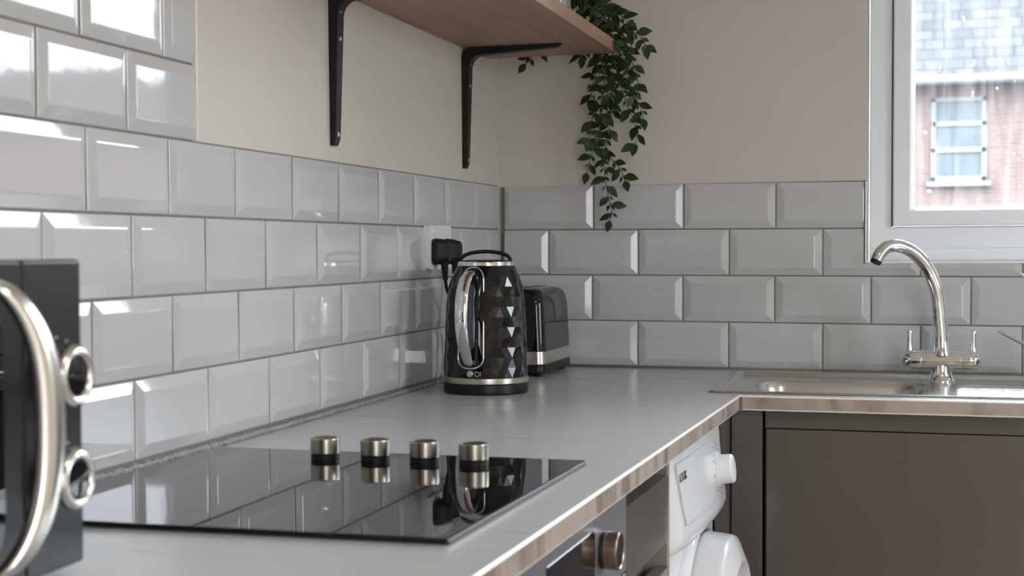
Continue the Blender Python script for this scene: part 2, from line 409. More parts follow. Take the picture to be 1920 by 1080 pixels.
# ------------------------------------------------------------------ window
def window():
    x0, x1, z0, z1 = WIN[0]+.007, WIN[1], WIN[2]+.001, WIN[3]
    root = bpy.data.objects.new('window_1', None); COL.objects.link(root); root.location = (x0, .06, z0+H0); root['kind'] = 'structure'
    # outer frame with a stepped profile, mitred
    def rail(bm, ax0, ax1, az0, az1, w, wb, y0, y1, bev=.003):
        box(bm, ax0, ax0+w, y0, y1, az0, az1, bev); box(bm, ax1-w, ax1, y0, y1, az0, az1, bev)
        box(bm, ax0+w*.9, ax1-w*.9, y0+.0004, y1, az0, az0+wb, bev); box(bm, ax0+w*.9, ax1-w*.9, y0+.0004, y1, az1-w, az1, bev)
    bm = bmesh.new(); rail(bm, x0, x1, z0, z1, .046, .074, .050, .115)
    box(bm, x0, x1, .040, .056, z0, z0+.028, .003)
    obj('window_frame', bm, 'upvc', root, 40)
    xm = (x0+x1)/2
    bm = bmesh.new(); box(bm, xm-.03, xm+.03, .05, .115, z0+.06, z1-.04, .003); obj('mullion', bm, 'upvc', root, 40)
    for a, b_ in ((x0+.046, xm-.030), (xm+.030, x1-.046)):
        s0, s1 = z0+.074, z1-.046
        bm = bmesh.new(); box(bm, a, a+.0025, .046, .05, s0, s1); box(bm, b_-.0025, b_, .046, .05, s0, s1); box(bm, a, b_, .046, .05, s1-.002, s1)
        bm2 = bmesh.new()
        A, B, C_, D = a+.0025, b_-.0025, s0+.0015, s1-.0025
        # sash: sloped inner bead profile, swept round the rectangle
        prof = [(0, .075), (0, .040), (.003, .037), (.034, .037), (.036, .039), (.0455, .058), (.0455, .075)]
        rings = []
        for cx, cz, sx, sz in ((A, C_, 1, 1), (B, C_, -1, 1), (B, D, -1, -1), (A, D, 1, -1)):
            rings.append([bm2.verts.new((cx+sx*d, yy, cz+sz*d*(.93 if sz > 0 else 1))) for d, yy in prof])
        for k in range(4):
            q, r = rings[k], rings[(k+1) % 4]
            for i in range(len(prof)-1): bm2.faces.new((q[i], q[i+1], r[i+1], r[i]))
        sash = obj('sash', bm2, 'upvc', root, 30)
        obj('gasket', bm, 'gasket', sash)
        bm = bmesh.new(); g = .040; box(bm, A+g, B-g, .066, .070, C_+g, D-g); obj('glass_pane', bm, 'rain_glass', sash)
window()
def fill_door():  # unseen door behind the camera, added for frontal daylight
    a0, a1, c0, c1 = REAR
    root = bpy.data.objects.new('fill_door_1', None); COL.objects.link(root); root.location = (a0, RY-.08, c0+H0); root['kind'] = 'structure'
    bm = bmesh.new(); xm = (a0+a1)/2
    for x0, x1, z0, z1 in ((a0, a0+.06, c0, c1), (a1-.06, a1, c0, c1), (a0, a1, c0, c0+.08), (a0, a1, c1-.06, c1), (xm-.05, xm+.05, c0, c1)):
        box(bm, x0, x1, RY-.10, RY-.04, z0, z1)
    obj('fill_door_frame', bm, 'upvc', root)
fill_door()
def side_window():
    a0, a1, c0, c1 = SIDE
    root = bpy.data.objects.new('window_2', None); COL.objects.link(root); root.location = (RX+.08, a0, c0+H0); root['kind'] = 'structure'
    bm = bmesh.new()
    for y0, y1, z0, z1 in ((a0, a0+.05, c0, c1), (a1-.05, a1, c0, c1), (a0, a1, c0, c0+.05), (a0, a1, c1-.05, c1)):
        box(bm, RX+.04, RX+.10, y0, y1, z0, z1)
    obj('window_frame', bm, 'upvc', root)
side_window()

# ------------------------------------------------------------------ house across the way
def house():
    Y = 26.0; root = thing('neighbouring_house', 'red brick house with slate roof seen through the rain-spotted window', 'house', (3, Y, -H0))
    GZ = 3.30
    bm = bmesh.new(); box(bm, -6, 9.2, Y, Y+8, -H0-.5, GZ); obj('brick_wall', bm, 'brick', root)
    bm = bmesh.new()
    for xa, ra, rb, xb, Y in ((-6.3, -4, 2.60, 4.8, 26.0), (1.1, 3.25, 7.5, 9.5, 26.25)):      # two hipped roofs meeting in a valley
        q = [bm.verts.new(p) for p in ((xa, Y-.3, GZ), (xb, Y-.3, GZ), (xb, Y+8.3, GZ), (xa, Y+8.3, GZ), (ra, Y+4, GZ+3.2), (rb, Y+4, GZ+3.2))]
        for f in ((0,1,5,4), (1,2,5), (2,3,4,5), (3,0,4), (0,3,2,1)): bm.faces.new([q[i] for i in f])
    Y = 26.0; obj('slate_roof', bm, 'slate', root)
    bm = bmesh.new(); box(bm, 9.6, 44, Y+1, Y+8, -H0-.5, 2.9); obj('side_wing', bm, 'brick', root)
    bm = bmesh.new()
    prism(bm, [(Y+.7, 2.9), (Y+8.3, 2.9), (Y+4.5, 4.7)], lambda u, v, d: (9.5+d, u, v), 34.6); obj('wing_roof', bm, 'slate', root)
    bm = bmesh.new(); tube(bm, [(-6.3, Y-.36, GZ-.02), (9.5, Y-.36, GZ-.02)], .09, 12); obj('gutter', bm, 'house_white', root, 60)
    for wx in (1.18, 5.6, -3.4):
        x0, x1, z0, z1 = wx, wx+.96, 1.46, 3.00
        bm = bmesh.new()
        for a in ((x0, x0+.09, z0, z1), (x1-.09, x1, z0, z1), (x0, x1, z0, z0+.09), (x0, x1, z1-.09, z1), (x0, x1, 2.46, 2.56), (x0, x1, 1.98, 2.08)):
            box(bm, a[0], a[1], Y-.06, Y+.02, a[2], a[3], .01, 1)
        box(bm, x0-.08, x1+.08, Y-.14, Y+.02, z0-.09, z0)
        f = obj('window', bm, 'house_white', root)
        bm = bmesh.new(); box(bm, x0+.05, x1-.05, Y-.03, Y-.01, z0+.05, z1-.05); obj('pane', bm, 'house_glass', f)
    bm = bmesh.new(); box(bm, -40, 40, -40, 60, -H0-.4, -H0-.3); o = struct('ground', bm, 'tarmac')
house()

# ------------------------------------------------------------------ worktop
def worktop():
    bm = bmesh.new()
    xs = [.0015, .560, .608, 1.500, 2.55]; ys = [-3.05, -.580, -.525, -.072, -.0015]
    def solid(i, j):
        if i >= 2 and j == 0: return False
        if i in (1, 2) and j == 2: return False     # cut-out for the sink
        return True
    plate_grid(bm, xs, ys, solid, WT-.028, WT, 1)
    bmesh.ops.recalc_face_normals(bm, faces=bm.faces)
    def front(e):
        a, b_ = e.verts; m_ = (a.co+b_.co)/2
        if abs(m_.z-WT) > 1e-4 and abs(m_.z-(WT-.028)) > 1e-4: return False
        return (abs(a.co.x-.608) < 1e-4 and abs(b_.co.x-.608) < 1e-4 and m_.y < -.58) or (abs(a.co.y+.580) < 1e-4 and abs(b_.co.y+.580) < 1e-4 and m_.x > .608)
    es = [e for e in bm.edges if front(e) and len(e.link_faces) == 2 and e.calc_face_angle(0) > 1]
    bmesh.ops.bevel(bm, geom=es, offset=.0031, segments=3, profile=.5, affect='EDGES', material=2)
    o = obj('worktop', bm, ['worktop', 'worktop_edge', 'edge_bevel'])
    tag(o, 'pale grey marble-effect L-shaped worktop with beige veined front edge', 'worktop')
    bm = bmesh.new(); box(bm, .6085, .6125, -.5845, -.5805, WT-.028, WT-.003, .0005, 1); obj('edge_joint', bm, 'joint', o)
SQUARE = out_of_square; worktop(); SQUARE = None

# ------------------------------------------------------------------ hob
def hob():
    x0, x1, y0, y1 = .020, .522, -2.079, -1.538
    z0, z1 = WT, WT+.0065
    r = thing('induction_hob', 'black glass hob with four steel knobs set into the worktop', 'hob', (.27, -1.8, WT))
    bm = bmesh.new(); box(bm, x0, x1, y0, y1, z0+.0012, z1, .0016, 2); obj('glass_top', bm, 'black_glass', r, 30)
    bm = bmesh.new(); box(bm, x0-.001, x1+.0016, y0+.002, y1-.002, z0+.0003, z0+.0036, .0008, 1); obj('trim_frame', bm, 'hob_trim', r)
    for kx, ky in ((.204, -1.607), (.271, -1.607), (.336, -1.608), (.401, -1.613)):
        o = (kx, ky, z1)
        bm = bmesh.new(); R = .0186
        lathe(bm, [(R-.002, .0065), (R-.0004, .0068), (R, .0085), (R, .0245), (R-.0006, .0262), (R-.0018, .0268), (R-.0030, .0262), (R-.0034, .0250), (0, .0250)], o, n=48)
        k = obj('control_knob', bm, 'knob_steel', r, 40)
        bm = bmesh.new(); lathe(bm, [(0, .0001), (R-.0006, .0001), (R-.0004, .0052), (R-.002, .0064), (0, .0064)], o); obj('knob_base', bm, 'matt_black', k, 50)
        bm = bmesh.new(); lathe(bm, [(0, .0252), (R-.0036, .0252), (R-.0044, .0262), (0, .0258)], o); obj('knob_cap', bm, 'black_plastic', k, 50)
SQUARE = hob_square; hob(); SQUARE = None

# ------------------------------------------------------------------ kettle
def kettle():
    C = (.141, -.635); B = WT
    r = thing('electric_kettle', 'glossy black faceted electric kettle with a curved chrome handle', 'kettle', (*C, B))
    def cyl(name, prof, m, par=r, sm=35, n=72):
        bm = bmesh.new(); lathe(bm, prof, (*C, B), n=n); return obj(name, bm, m, par, sm)
    cyl('power_base', [(0, 0), (.076, 0), (.0795, .002), (.0805, .006), (.0805, .018), (.0785, .0205), (0, .0205)], 'black_plastic')
    ring = cyl('base_ring', [(.0, .0205), (.0795, .0205), (.0802, .0215), (.0802, .0305), (.0790, .0315), (0, .0315)], 'satin_steel')
    RAD = [(.0315, .0785), (.060, .0782), (.090, .0775), (.115, .0765), (.150, .0752), (.175, .0735), (.195, .0708), (.212, .0670), (.226, .0615), (.236, .0560), (.2405, .0530)]
    def rad(h):
        for (a, ra), (b_, rb) in zip(RAD, RAD[1:]):
            if h <= b_: return ra+(rb-ra)*(h-a)/(b_-a)
        return RAD[-1][1]
    # faceted body: staggered lattice, alternate vertices sunk to make cut-gem triangles
    hs = [.0315+.0188*k for k in range(11)]+[.2385]; n = 30
    fa = -PI/2-.105         # azimuth of the handle
    bm = bmesh.new(); rows = []
    for j, h in enumerate(hs):
        rw = []
        for k in range(n):
            a = 2*PI*(k+.5*(j % 2))/n+fa
            d = (a-fa+PI) % (2*PI)-PI
            fl = 0 if (abs(d) < .36) else 1
            dr = 0
            if 0 < j < len(hs)-1: dr = (-.0026*fl if ((k-(j-(j & 1))//2)-j) % 3 == 0 else .0004)
            R = rad(h)+dr
            rw.append(bm.verts.new((C[0]+math.cos(a)*R, C[1]+math.sin(a)*R, B+h)))
        rows.append(rw)
    for j in range(len(hs)-1):
        lo, hi = rows[j], rows[j+1]
        for k in range(n):
            k2 = (k+1) % n
            if j % 2 == 0: bm.faces.new((lo[k], lo[k2], hi[k])); bm.faces.new((lo[k2], hi[k2], hi[k]))
            else: bm.faces.new((lo[k], lo[k2], hi[k2])); bm.faces.new((lo[k], hi[k2], hi[k]))
    bm.faces.new(rows[0][::-1]); bm.faces.new(rows[-1])
    obj('faceted_body', bm, 'gloss_black', r)
    cyl('top_ring', [(0, .2385), (.0530, .2385), (.0535, .2395), (.0528, .2455), (.0515, .2468), (0, .2468)], 'chrome')
    lid = cyl('lid', [(0, .2468), (.050, .2468), (.0485, .2485), (.030, .2500), (0, .2505)], 'black_plastic')
    # lid bail handle
    bm = bmesh.new(); ax = Vector((math.cos(.25), math.sin(.25), 0)); P = []
    for k in range(17):
        t = PI*k/16; P.append(Vector((*C, B))+ax*(-math.cos(t)*.047)+Vector((0, 0, .2470+math.sin(t)**.8*.0185)))
    tube(bm, P, .0048, 12, flat=.75); obj('lid_handle', bm, 'matt_black', lid, 60)
    # handle recess panel, follows the body curve
    def on(a, h, off):
        R = rad(h)+off; return (C[0]+math.cos(fa+a)*R, C[1]+math.sin(fa+a)*R, B+h)
    def outline(w_, h0, h1, rr, n_=8): return rrect(w_, h1-h0, rr, n_, 0, (h0+h1)/2)
    def patch(name, w_, h0, h1, rr, off, m, par):
        bm = bmesh.new(); o = outline(w_, h0, h1, rr); c = []
        for sc in (1.0, .8, .6, .4, .2):
            c.append([bm.verts.new(on(p[0]*sc/.075, (h0+h1)/2+(p[1]-(h0+h1)/2)*sc, off)) for p in o])
        for q, t in zip(c, c[1:]):
            for k in range(len(o)): bm.faces.new((q[k], q[(k+1)%len(o)], t[(k+1)%len(o)], t[k]))
        bm.faces.new(c[-1]); return obj(name, bm, m, par, 60)
    pn = patch('handle_panel', .046, .053, .234, .018, .0012, 'gloss_black', r)
    bm = bmesh.new(); o = outline(.048, .050, .236, .020); P = [on(p[0]/.075, p[1], .0022) for p in o]; tube(bm, P+[P[0]], .0014, 8, False); obj('panel_rim', bm, 'chrome', pn, 60)
    patch('water_gauge', .016, .085, .205, .007, .0022, 'gauge', pn)
    # handle: flattened chrome strap bowing out from the top of the panel to its foot
    hp = [(.222, .001), (.224, .018), (.214, .034), (.190, .044), (.160, .047), (.130, .045), (.100, .036), (.078, .022), (.062, .010), (.060, .001)]
    P = spline([on(0, h, off) for h, off in hp], 5)
    bm = bmesh.new(); n = 20; rings = []; rdir = Vector((math.cos(fa), math.sin(fa), 0)); sd = Vector((-math.sin(fa), math.cos(fa), 0))
    for i, p in enumerate(P):
        d = (P[min(i+1, len(P)-1)]-P[max(i-1, 0)]).normalized(); u_ = d.cross(sd).normalized()
        t = i/(len(P)-1); wd = .0135-.0045*abs(2*t-1)**2-.002*t; th = .0062
        rings.append([bm.verts.new(p+sd*math.cos(a)*wd+u_*math.sin(a)*th) for a in [2*PI*k/n for k in range(n)]])
    for a, b_ in zip(rings, rings[1:]):
        for k in range(n): bm.faces.new((a[k], a[(k+1)%n], b_[(k+1)%n], b_[k]))
    bm.faces.new(rings[0][::-1]); bm.faces.new(rings[-1]); hd = obj('handle', bm, 'chrome', r, 60)
    hd['label'] = 'curved chrome strap handle'
    # switch and its printed mark
    a0 = .0
    d = Vector((math.cos(fa+a0), math.sin(fa+a0), 0)); o = Vector((*C, B+.040))+d*.0785
    bm = bmesh.new(); lathe(bm, [(0, -.002), (.0062, -.002), (.0062, .003), (.005, .0042), (0, .0042)], o, d, 24); obj('power_switch', bm, 'satin_steel', r, 40)
    bm = bmesh.new(); q = o+sd*.0135
    lathe(bm, [(.0036, .0012), (.0050, .0012), (.0050, .0016), (.0036, .0016), (.0036, .0012)], q, d, 20); box(bm, q.x-.0002+.006, q.x+.0068, q.y-.0014, q.y-.0008, q.z-.004, q.z+.005); obj('switch_mark', bm, 'appliance_grey', r)
    # spout at the back
    bm = bmesh.new(); bd = -rdir; P = [Vector((*C, B+.215))+bd*.058, Vector((*C, B+.228))+bd*.072, Vector((*C, B+.238))+bd*.080]
    tube(bm, P, [.018, .014, .010], 16); obj('spout', bm, 'gloss_black', r, 50)
kettle()

# ------------------------------------------------------------------ toaster
def toaster():
    x0, x1, y0, y1 = .012, .1745, -.300, -.035; B = WT
    r = thing('toaster', 'black two-slice toaster with a steel band, standing behind the kettle', 'toaster', ((x0+x1)/2, (y0+y1)/2, B))
    def loft(bm, levels, n=8):
        rings = []
        for ix, h, rr in levels:
            o = rrect(x1-x0-2*ix, y1-y0-2*ix, rr, n, (x0+x1)/2, (y0+y1)/2); rings.append([bm.verts.new((a, b_, B+h)) for a, b_ in o])
        for q, t in zip(rings, rings[1:]):
            for k in range(len(q)): bm.faces.new((q[k], q[(k+1)%len(q)], t[(k+1)%len(q)], t[k]))
        bm.faces.new(rings[0][::-1]); bm.faces.new(rings[-1])
    bm = bmesh.new(); loft(bm, [(.004, .008, .016), (.001, .011, .018), (.001, .024, .018), (.003, .026, .018)]); obj('plinth', bm, 'black_plastic', r, 40)
    bm = bmesh.new(); loft(bm, [(.002, .0262, .018), (.0012, .0275, .018), (.0022, .0535, .018), (.0035, .0545, .018)]); obj('steel_band', bm, 'satin_steel', r, 30)
    bm = bmesh.new(); loft(bm, [(.0025, .0546, .019), (.0022, .056, .019), (.0060, .150, .020), (.009, .168, .022), (.014, .1785, .024), (.022, .1845, .026), (.032, .1865, .024)], 10)
    body = obj('casing', bm, 'gloss_black', r, 45)
    xc = (x0+x1)/2
    for dx in (-.028, .022):
        bm = bmesh.new(); box(bm, xc+dx-.004-.010, xc+dx+.004+.010, y0+.055, y1-.05, B+.1860, B+.1872, .0005, 1); s = obj('slot_frame', bm, 'satin_steel', body)
        bm = bmesh.new(); box(bm, xc+dx-.011, xc+dx+.011, y0+.060, y1-.055, B+.1866, B+.1876); obj('slot', bm, 'matt_black', s)
    # end panel with lever, dial
    bm = bmesh.new(); prism(bm, rrect(.118, .118, .02, 6), lambda u, v, d_: (xc+u, y0+.003-d_-(.115-v*0-.115)*.0, B+.118+v), .004); pn = obj('end_panel', bm, 'black_plastic', r, 40)
    bm = bmesh.new(); box(bm, xc-.02, xc+.02, y0-.022, y0-.002, B+.142, B+.156, .004, 3); obj('lever', bm, 'black_plastic', pn, 40)
    bm = bmesh.new(); lathe(bm, [(0, 0), (.014, 0), (.014, .010), (.012, .012), (0, .012)], (xc, y0-.001, B+.088), (0, -1, 0), 32); obj('browning_dial', bm, 'satin_steel', pn, 40)
    for fx in (x0+.02, x1-.02):
        for fy in (y0+.03, y1-.03):
            bm = bmesh.new(); lathe(bm, [(0, 0), (.009, 0), (.010, .009), (0, .009)], (fx, fy, B), n=20); obj('foot', bm, 'matt_black', r, 40)
toaster()

# ------------------------------------------------------------------ socket, plugs, leads
def socket():
    y0, y1, z0, z1 = -.568, -.422, .2215, .3085; xf = .0
    r = thing('double_wall_socket', 'white double wall socket above the kettle with two plugs in it', 'socket', (xf, (y0+y1)/2, (z0+z1)/2))
    bm = bmesh.new(); prism(bm, rrect(y1-y0, z1-z0, .005, 4, (y0+y1)/2, (z0+z1)/2), lambda u, v, d: (xf-.004+d, u, v), .012); obj('face_plate', bm, 'white_plastic', r, 40)
    for yy in (-.5425, -.4475):
        bm = bmesh.new(); box(bm, .0075, .0105, yy-.007, yy+.007, .2905, .3035, .001, 2); obj('rocker_switch', bm, 'white_plastic', r)
    leads = [
      ('left', -.532, [(.028, -.532, .232), (.029, -.531, .208), (.030, -.524, .182), (.036, -.505, .158), (.030, -.484, .138), (.024, -.468, .09), (.022, -.462, .035), (.026, -.470, WT+.0085), (.045, -.50, WT+.0035), (.075, -.535, WT+.0033), (.083, -.562, WT+.006)],
       'black three-pin plug in the left half of the socket, its lead curving behind the kettle'),
      ('right', -.459, [(.028, -.459, .232), (.028, -.460, .210), (.028, -.470, .172), (.028, -.488, .120), (.020, -.498, .060), (.018, -.492, WT+.014), (.028, -.470, WT+.0035), (.045, -.42, WT+.0033), (.060, -.37, WT+.0033), (.070, -.315, WT+.006), (.072, -.302, WT+.012)],
       'black three-pin plug in the right half of the socket, its lead hanging behind the first')]
    for side, py, pts, lab in leads:
        p = thing('power_plug', lab, 'plug', (.009, py, .258), 'black plugs in the double socket')
        bm = bmesh.new(); zc = .2565
        # tapered body: wide back near the plate, narrower grip
        rings = []
        for x_, w_, h_, rr in ((.0082, .046, .048, .010), (.012, .049, .052, .012), (.019, .049, .051, .013), (.024, .043, .048, .013), (.032, .027, .044, .011), (.038, .024, .041, .010), (.040, .020, .036, .009)):
            rings.append([bm.verts.new((x_, a, b_)) for a, b_ in rrect(w_, h_, rr, 6, py, zc)])
        for q, t in zip(rings, rings[1:]):
            for k in range(len(q)): bm.faces.new((q[k], q[(k+1)%len(q)], t[(k+1)%len(q)], t[k]))
        bm.faces.new(rings[0][::-1]); bm.faces.new(rings[-1]); obj('plug_body', bm, 'matt_black', p, 45)
        bm = bmesh.new(); a = Vector(pts[0]); d = (Vector(pts[1])-a).normalized(); P = [a+Vector((0, 0, .004)), a]+[a+d*(.004*k) for k in range(1, 9)]
        tube(bm, P, [.0085, .0080]+[(.0078 if k % 2 else .0068)-.0003*k for k in range(8)], 14); obj('strain_relief', bm, 'matt_black', p, 60)
        bm = bmesh.new(); tube(bm, spline(pts, 8), .0034, 12); obj('lead', bm, 'matt_black', p, 60)
socket()

# ------------------------------------------------------------------ shelf and brackets
SZ, ST, SX, SY1, SY0 = .690, .0275, .285, -.080, -1.32
def shelf():
    r = thing('wall_shelf', 'brown wooden wall shelf carried on two black angle brackets', 'shelf', (0, (SY0+SY1)/2, SZ))
    bm = bmesh.new(); box(bm, -.0085, SX, SY0, SY1, SZ, SZ+ST, .0015, 2); obj('board', bm, 'shelf_wood', r)
    for yc in (-1.037, -.272):
        # outline in (x, z): vertical limb on the wall, round elbow, horizontal limb under the board
        x = -.0088; t = SZ-.0002
        W_, Lv, Lh = .030, .256, .205
        outer = [(x, t-Lv), (x, t-.020)]+[(x+.020-.020*math.cos(a), t-.020+.020*math.sin(a)) for a in [PI/2*k/6 for k in range(1, 7)]]+[(x+Lh+.010, t)]
        inner = [(x+Lh, t-.0075)]
        ih, iv = .0165, .0165
        inner += [(x+iv+.030, t-ih-.0005)]+[(x+iv+.026-.026*math.sin(a), t-ih-.026+.026*math.cos(a)) for a in [PI/2*k/7 for k in range(1, 8)]]+[(x+.0105, t-Lv+.012), (x+.006, t-Lv)]
        poly = outer+inner
        bm = bmesh.new(); prism(bm, poly, lambda u, v, d: (u, yc-W_/2+d, v), W_)
        # taper the width toward the tips
        for v in bm.verts:
            k = max(0, min(1, (t-v.co.z)/Lv)) if v.co.x < x+.03 else max(0, min(1, (v.co.x-x)/Lh))
            v.co.y = yc+(v.co.y-yc)*(1-.30*k)
        b = obj('bracket', bm, 'bracket_black', r, 35)
        for dz in (-.034, -.080, -.238):
            k = -dz/Lv; xx = x+.0168-(.0063)*max(0, (-dz-.03)/(Lv-.03))
            bm = bmesh.new(); lathe(bm, [(0, -.003), (.0042, -.003), (.0042, .0006), (.0026, .0012), (.0018, .0004), (0, .0002)], (xx, yc, t+dz), (1, 0, 0), 16); obj('screw', bm, 'screw_metal', b, 40)
shelf()

# ------------------------------------------------------------------ ribbed glass on the shelf
def ribbed_glass():
    c = (.2345, -.492); z = SZ+ST
    r = thing('ribbed_tumbler', 'clear ribbed glass standing at the front of the wooden shelf', 'glass', (*c, z))
    bm = bmesh.new(); n = 96; rows = []
    for rr, h, rib in ((.033, 0, .0), (.036, .003, 1), (.041, .11, 1), (.0405, .112, 0), (.037, .110, 0), (.033, .010, 0)):
        rows.append([bm.verts.new((c[0]+math.cos(a)*(rr+rib*.0014*math.cos(a*24)), c[1]+math.sin(a)*(rr+rib*.0014*math.cos(a*24)), z+h+.0002)) for a in [2*PI*k/n for k in range(n)]])
    for q, t in zip(rows, rows[1:]):
        for k in range(n): bm.faces.new((q[k], q[(k+1)%n], t[(k+1)%n], t[k]))
    bm.faces.new(rows[0][::-1]); bm.faces.new(rows[-1]); obj('glass_wall', bm, 'clear_glass', r, 50)
ribbed_glass()

# ------------------------------------------------------------------ trailing plant
STR = [
(-0.045, [(0.245, 0.778), (0.243, 0.731), (0.248, 0.648), (0.245, 0.577), (0.24, 0.512), (0.25, 0.47), (0.253, 0.423), (0.26, 0.375), (0.268, 0.345), (0.263, 0.325)]),
(-0.055, [(0.24, 0.765), (0.24, 0.694), (0.236, 0.657), (0.227, 0.636), (0.225, 0.612), (0.222, 0.594)]),
(-0.05, [(0.248, 0.58), (0.227, 0.559), (0.222, 0.53), (0.217, 0.504)]),
(-0.04, [(0.239, 0.512), (0.222, 0.477), (0.216, 0.453), (0.21, 0.433)]),
(-0.035, [(0.25, 0.476), (0.269, 0.456), (0.284, 0.439), (0.296, 0.413)]),
(-0.09, [(0.292, 0.734), (0.301, 0.687), (0.31, 0.641), (0.327, 0.593), (0.339, 0.57), (0.346, 0.544)]),
(-0.06, [(0.274, 0.692), (0.286, 0.633), (0.301, 0.591), (0.319, 0.544), (0.33, 0.52), (0.322, 0.491)]),
(-0.12, [(0.286, 0.748), (0.312, 0.736), (0.335, 0.726), (0.351, 0.711), (0.356, 0.695)]),
(-0.05, [(0.261, 0.741), (0.268, 0.682), (0.272, 0.623), (0.27, 0.57), (0.263, 0.523), (0.256, 0.488)]),
(-0.06, [(0.292, 0.738), (0.308, 0.691), (0.322, 0.655), (0.329, 0.62), (0.324, 0.591)]),
(-0.03, [(0.1, 0.730), (0.08, 0.695), (0.068, 0.682)]),
(-0.07, [(0.214, 0.741), (0.209, 0.706), (0.207, 0.687)]),
(-0.11, [(0.225, 0.816), (0.249, 0.792), (0.272, 0.779), (0.296, 0.768), (0.317, 0.753)]),
(-0.1, [(0.205, 0.83), (0.223, 0.8), (0.249, 0.776), (0.27, 0.755), (0.282, 0.722)]),
(-0.13, [(0.218, 0.808), (0.235, 0.78), (0.253, 0.756), (0.27, 0.732), (0.289, 0.705)]),
(-0.08, [(0.255, 0.819), (0.267, 0.795), (0.29, 0.759), (0.302, 0.723), (0.309, 0.688)]),
(-0.07, [(0.241, 0.704), (0.25, 0.674), (0.255, 0.633), (0.264, 0.598), (0.262, 0.557)]),
]
def leaf(bm, base, tip_dir, nrm, L, W_):
    t = tip_dir.normalized(); s = t.cross(nrm).normalized(); n_ = s.cross(t)
    prof = [(0, .0), (.10, .30), (.25, .80), (.42, 1.0), (.60, .86), (.78, .50), (.92, .17), (1.0, .0)]
    mid = []; lft = []; rgt = []
    for u, w_ in prof:
        dr = -.10*L*u*u; c = base+t*(u*L)+n_*dr
        mid.append(bm.verts.new(c))
        lft.append(bm.verts.new(c+s*(w_*W_/2)+n_*(.10*W_*w_))); rgt.append(bm.verts.new(c-s*(w_*W_/2)+n_*(.10*W_*w_)))
    for i in range(len(prof)-1):
        bm.faces.new((mid[i], mid[i+1], lft[i+1], lft[i])); bm.faces.new((mid[i], rgt[i], rgt[i+1], mid[i+1]))
def plant():
    z = SZ+ST; pc = (.135, -.185)
    r = thing('trailing_plant', 'trailing green leafy vine spilling over the end of the shelf', 'plant', (*pc, z))
    bm = bmesh.new(); lathe(bm, [(0, 0), (.045, 0), (.050, .004), (.062, .095), (.066, .098), (.066, .108), (.060, .108), (.058, .092), (0, .092)], (*pc, z+.0002)); pot = obj('pot', bm, 'terracotta', r, 40)
    bm = bmesh.new(); lathe(bm, [(0, .088), (.0585, .088), (.0585, .0935), (0, .097)], (*pc, z+.0002)); obj('soil', bm, 'soil', pot, 40)
    sb = bmesh.new(); lb = bmesh.new(); rnd = random.Random(11)
    for si, (y, pts) in enumerate(STR):
        P = [Vector((a, y+rnd.uniform(-.006, .006), b_)) for a, b_ in pts]
        if pts[0][1] > .70:
            P = [Vector((pc[0], pc[1], z+.095)), Vector((pc[0]*.5+P[0].x*.5, (pc[1]+P[0].y)/2, max(z+.12, P[0].z+.02)))]+P
            skip = .10
        else: skip = 0
        S = spline(P, 10); tube(sb, S, .00085, 6)
        acc = 0; nxt = .006; side = 1; run = 0
        tot = sum((b_-a).length for a, b_ in zip(S, S[1:]))
        for a, b_ in zip(S, S[1:]):
            d = b_-a; acc += d.length
            if acc < skip or acc < nxt: continue
            nxt = acc+rnd.uniform(.0155, .021)
            d = d.normalized(); view = Vector((.15, -1, .05))
            s = d.cross(view).normalized()*side
            for L, ang, sd in ((rnd.uniform(.028, .037), rnd.uniform(.7, 1.35), 1), (rnd.uniform(.013, .018), rnd.uniform(.5, .9), -1), (rnd.uniform(.012, .017), rnd.uniform(.3, .7), 1)):
                t = d*math.cos(ang)+s*sd*math.sin(ang)+Vector((0, rnd.uniform(-.35, .25), 0))+Vector((0, 0, -.22))
                nn = (view+Vector((rnd.uniform(-.9, .9), 0, rnd.uniform(-.5, 1.1)))).normalized()
                b0 = a+t.normalized()*.003
                tube(sb, [a, b0], .0006, 5)
                e_ = b0+t.normalized()*L
                if e_.y > -.003 or (e_.y < SY1 and e_.x < SX+.001 and e_.z < SZ+ST+.002 and e_.z > SZ-.002) or e_.x < .0: continue
                leaf(lb, b0, t, nn, L, L*rnd.uniform(.46, .58))
            side = -side
        d = (S[-1]-S[-4]).normalized(); leaf(lb, S[-1], d+Vector((0, -.1, -.3)), Vector((.1, -1, .1)), .029, .017)
    obj('foliage', lb, 'leaf', r, 180, recalc=False); obj('stems', sb, 'stem', r, 60)
plant()

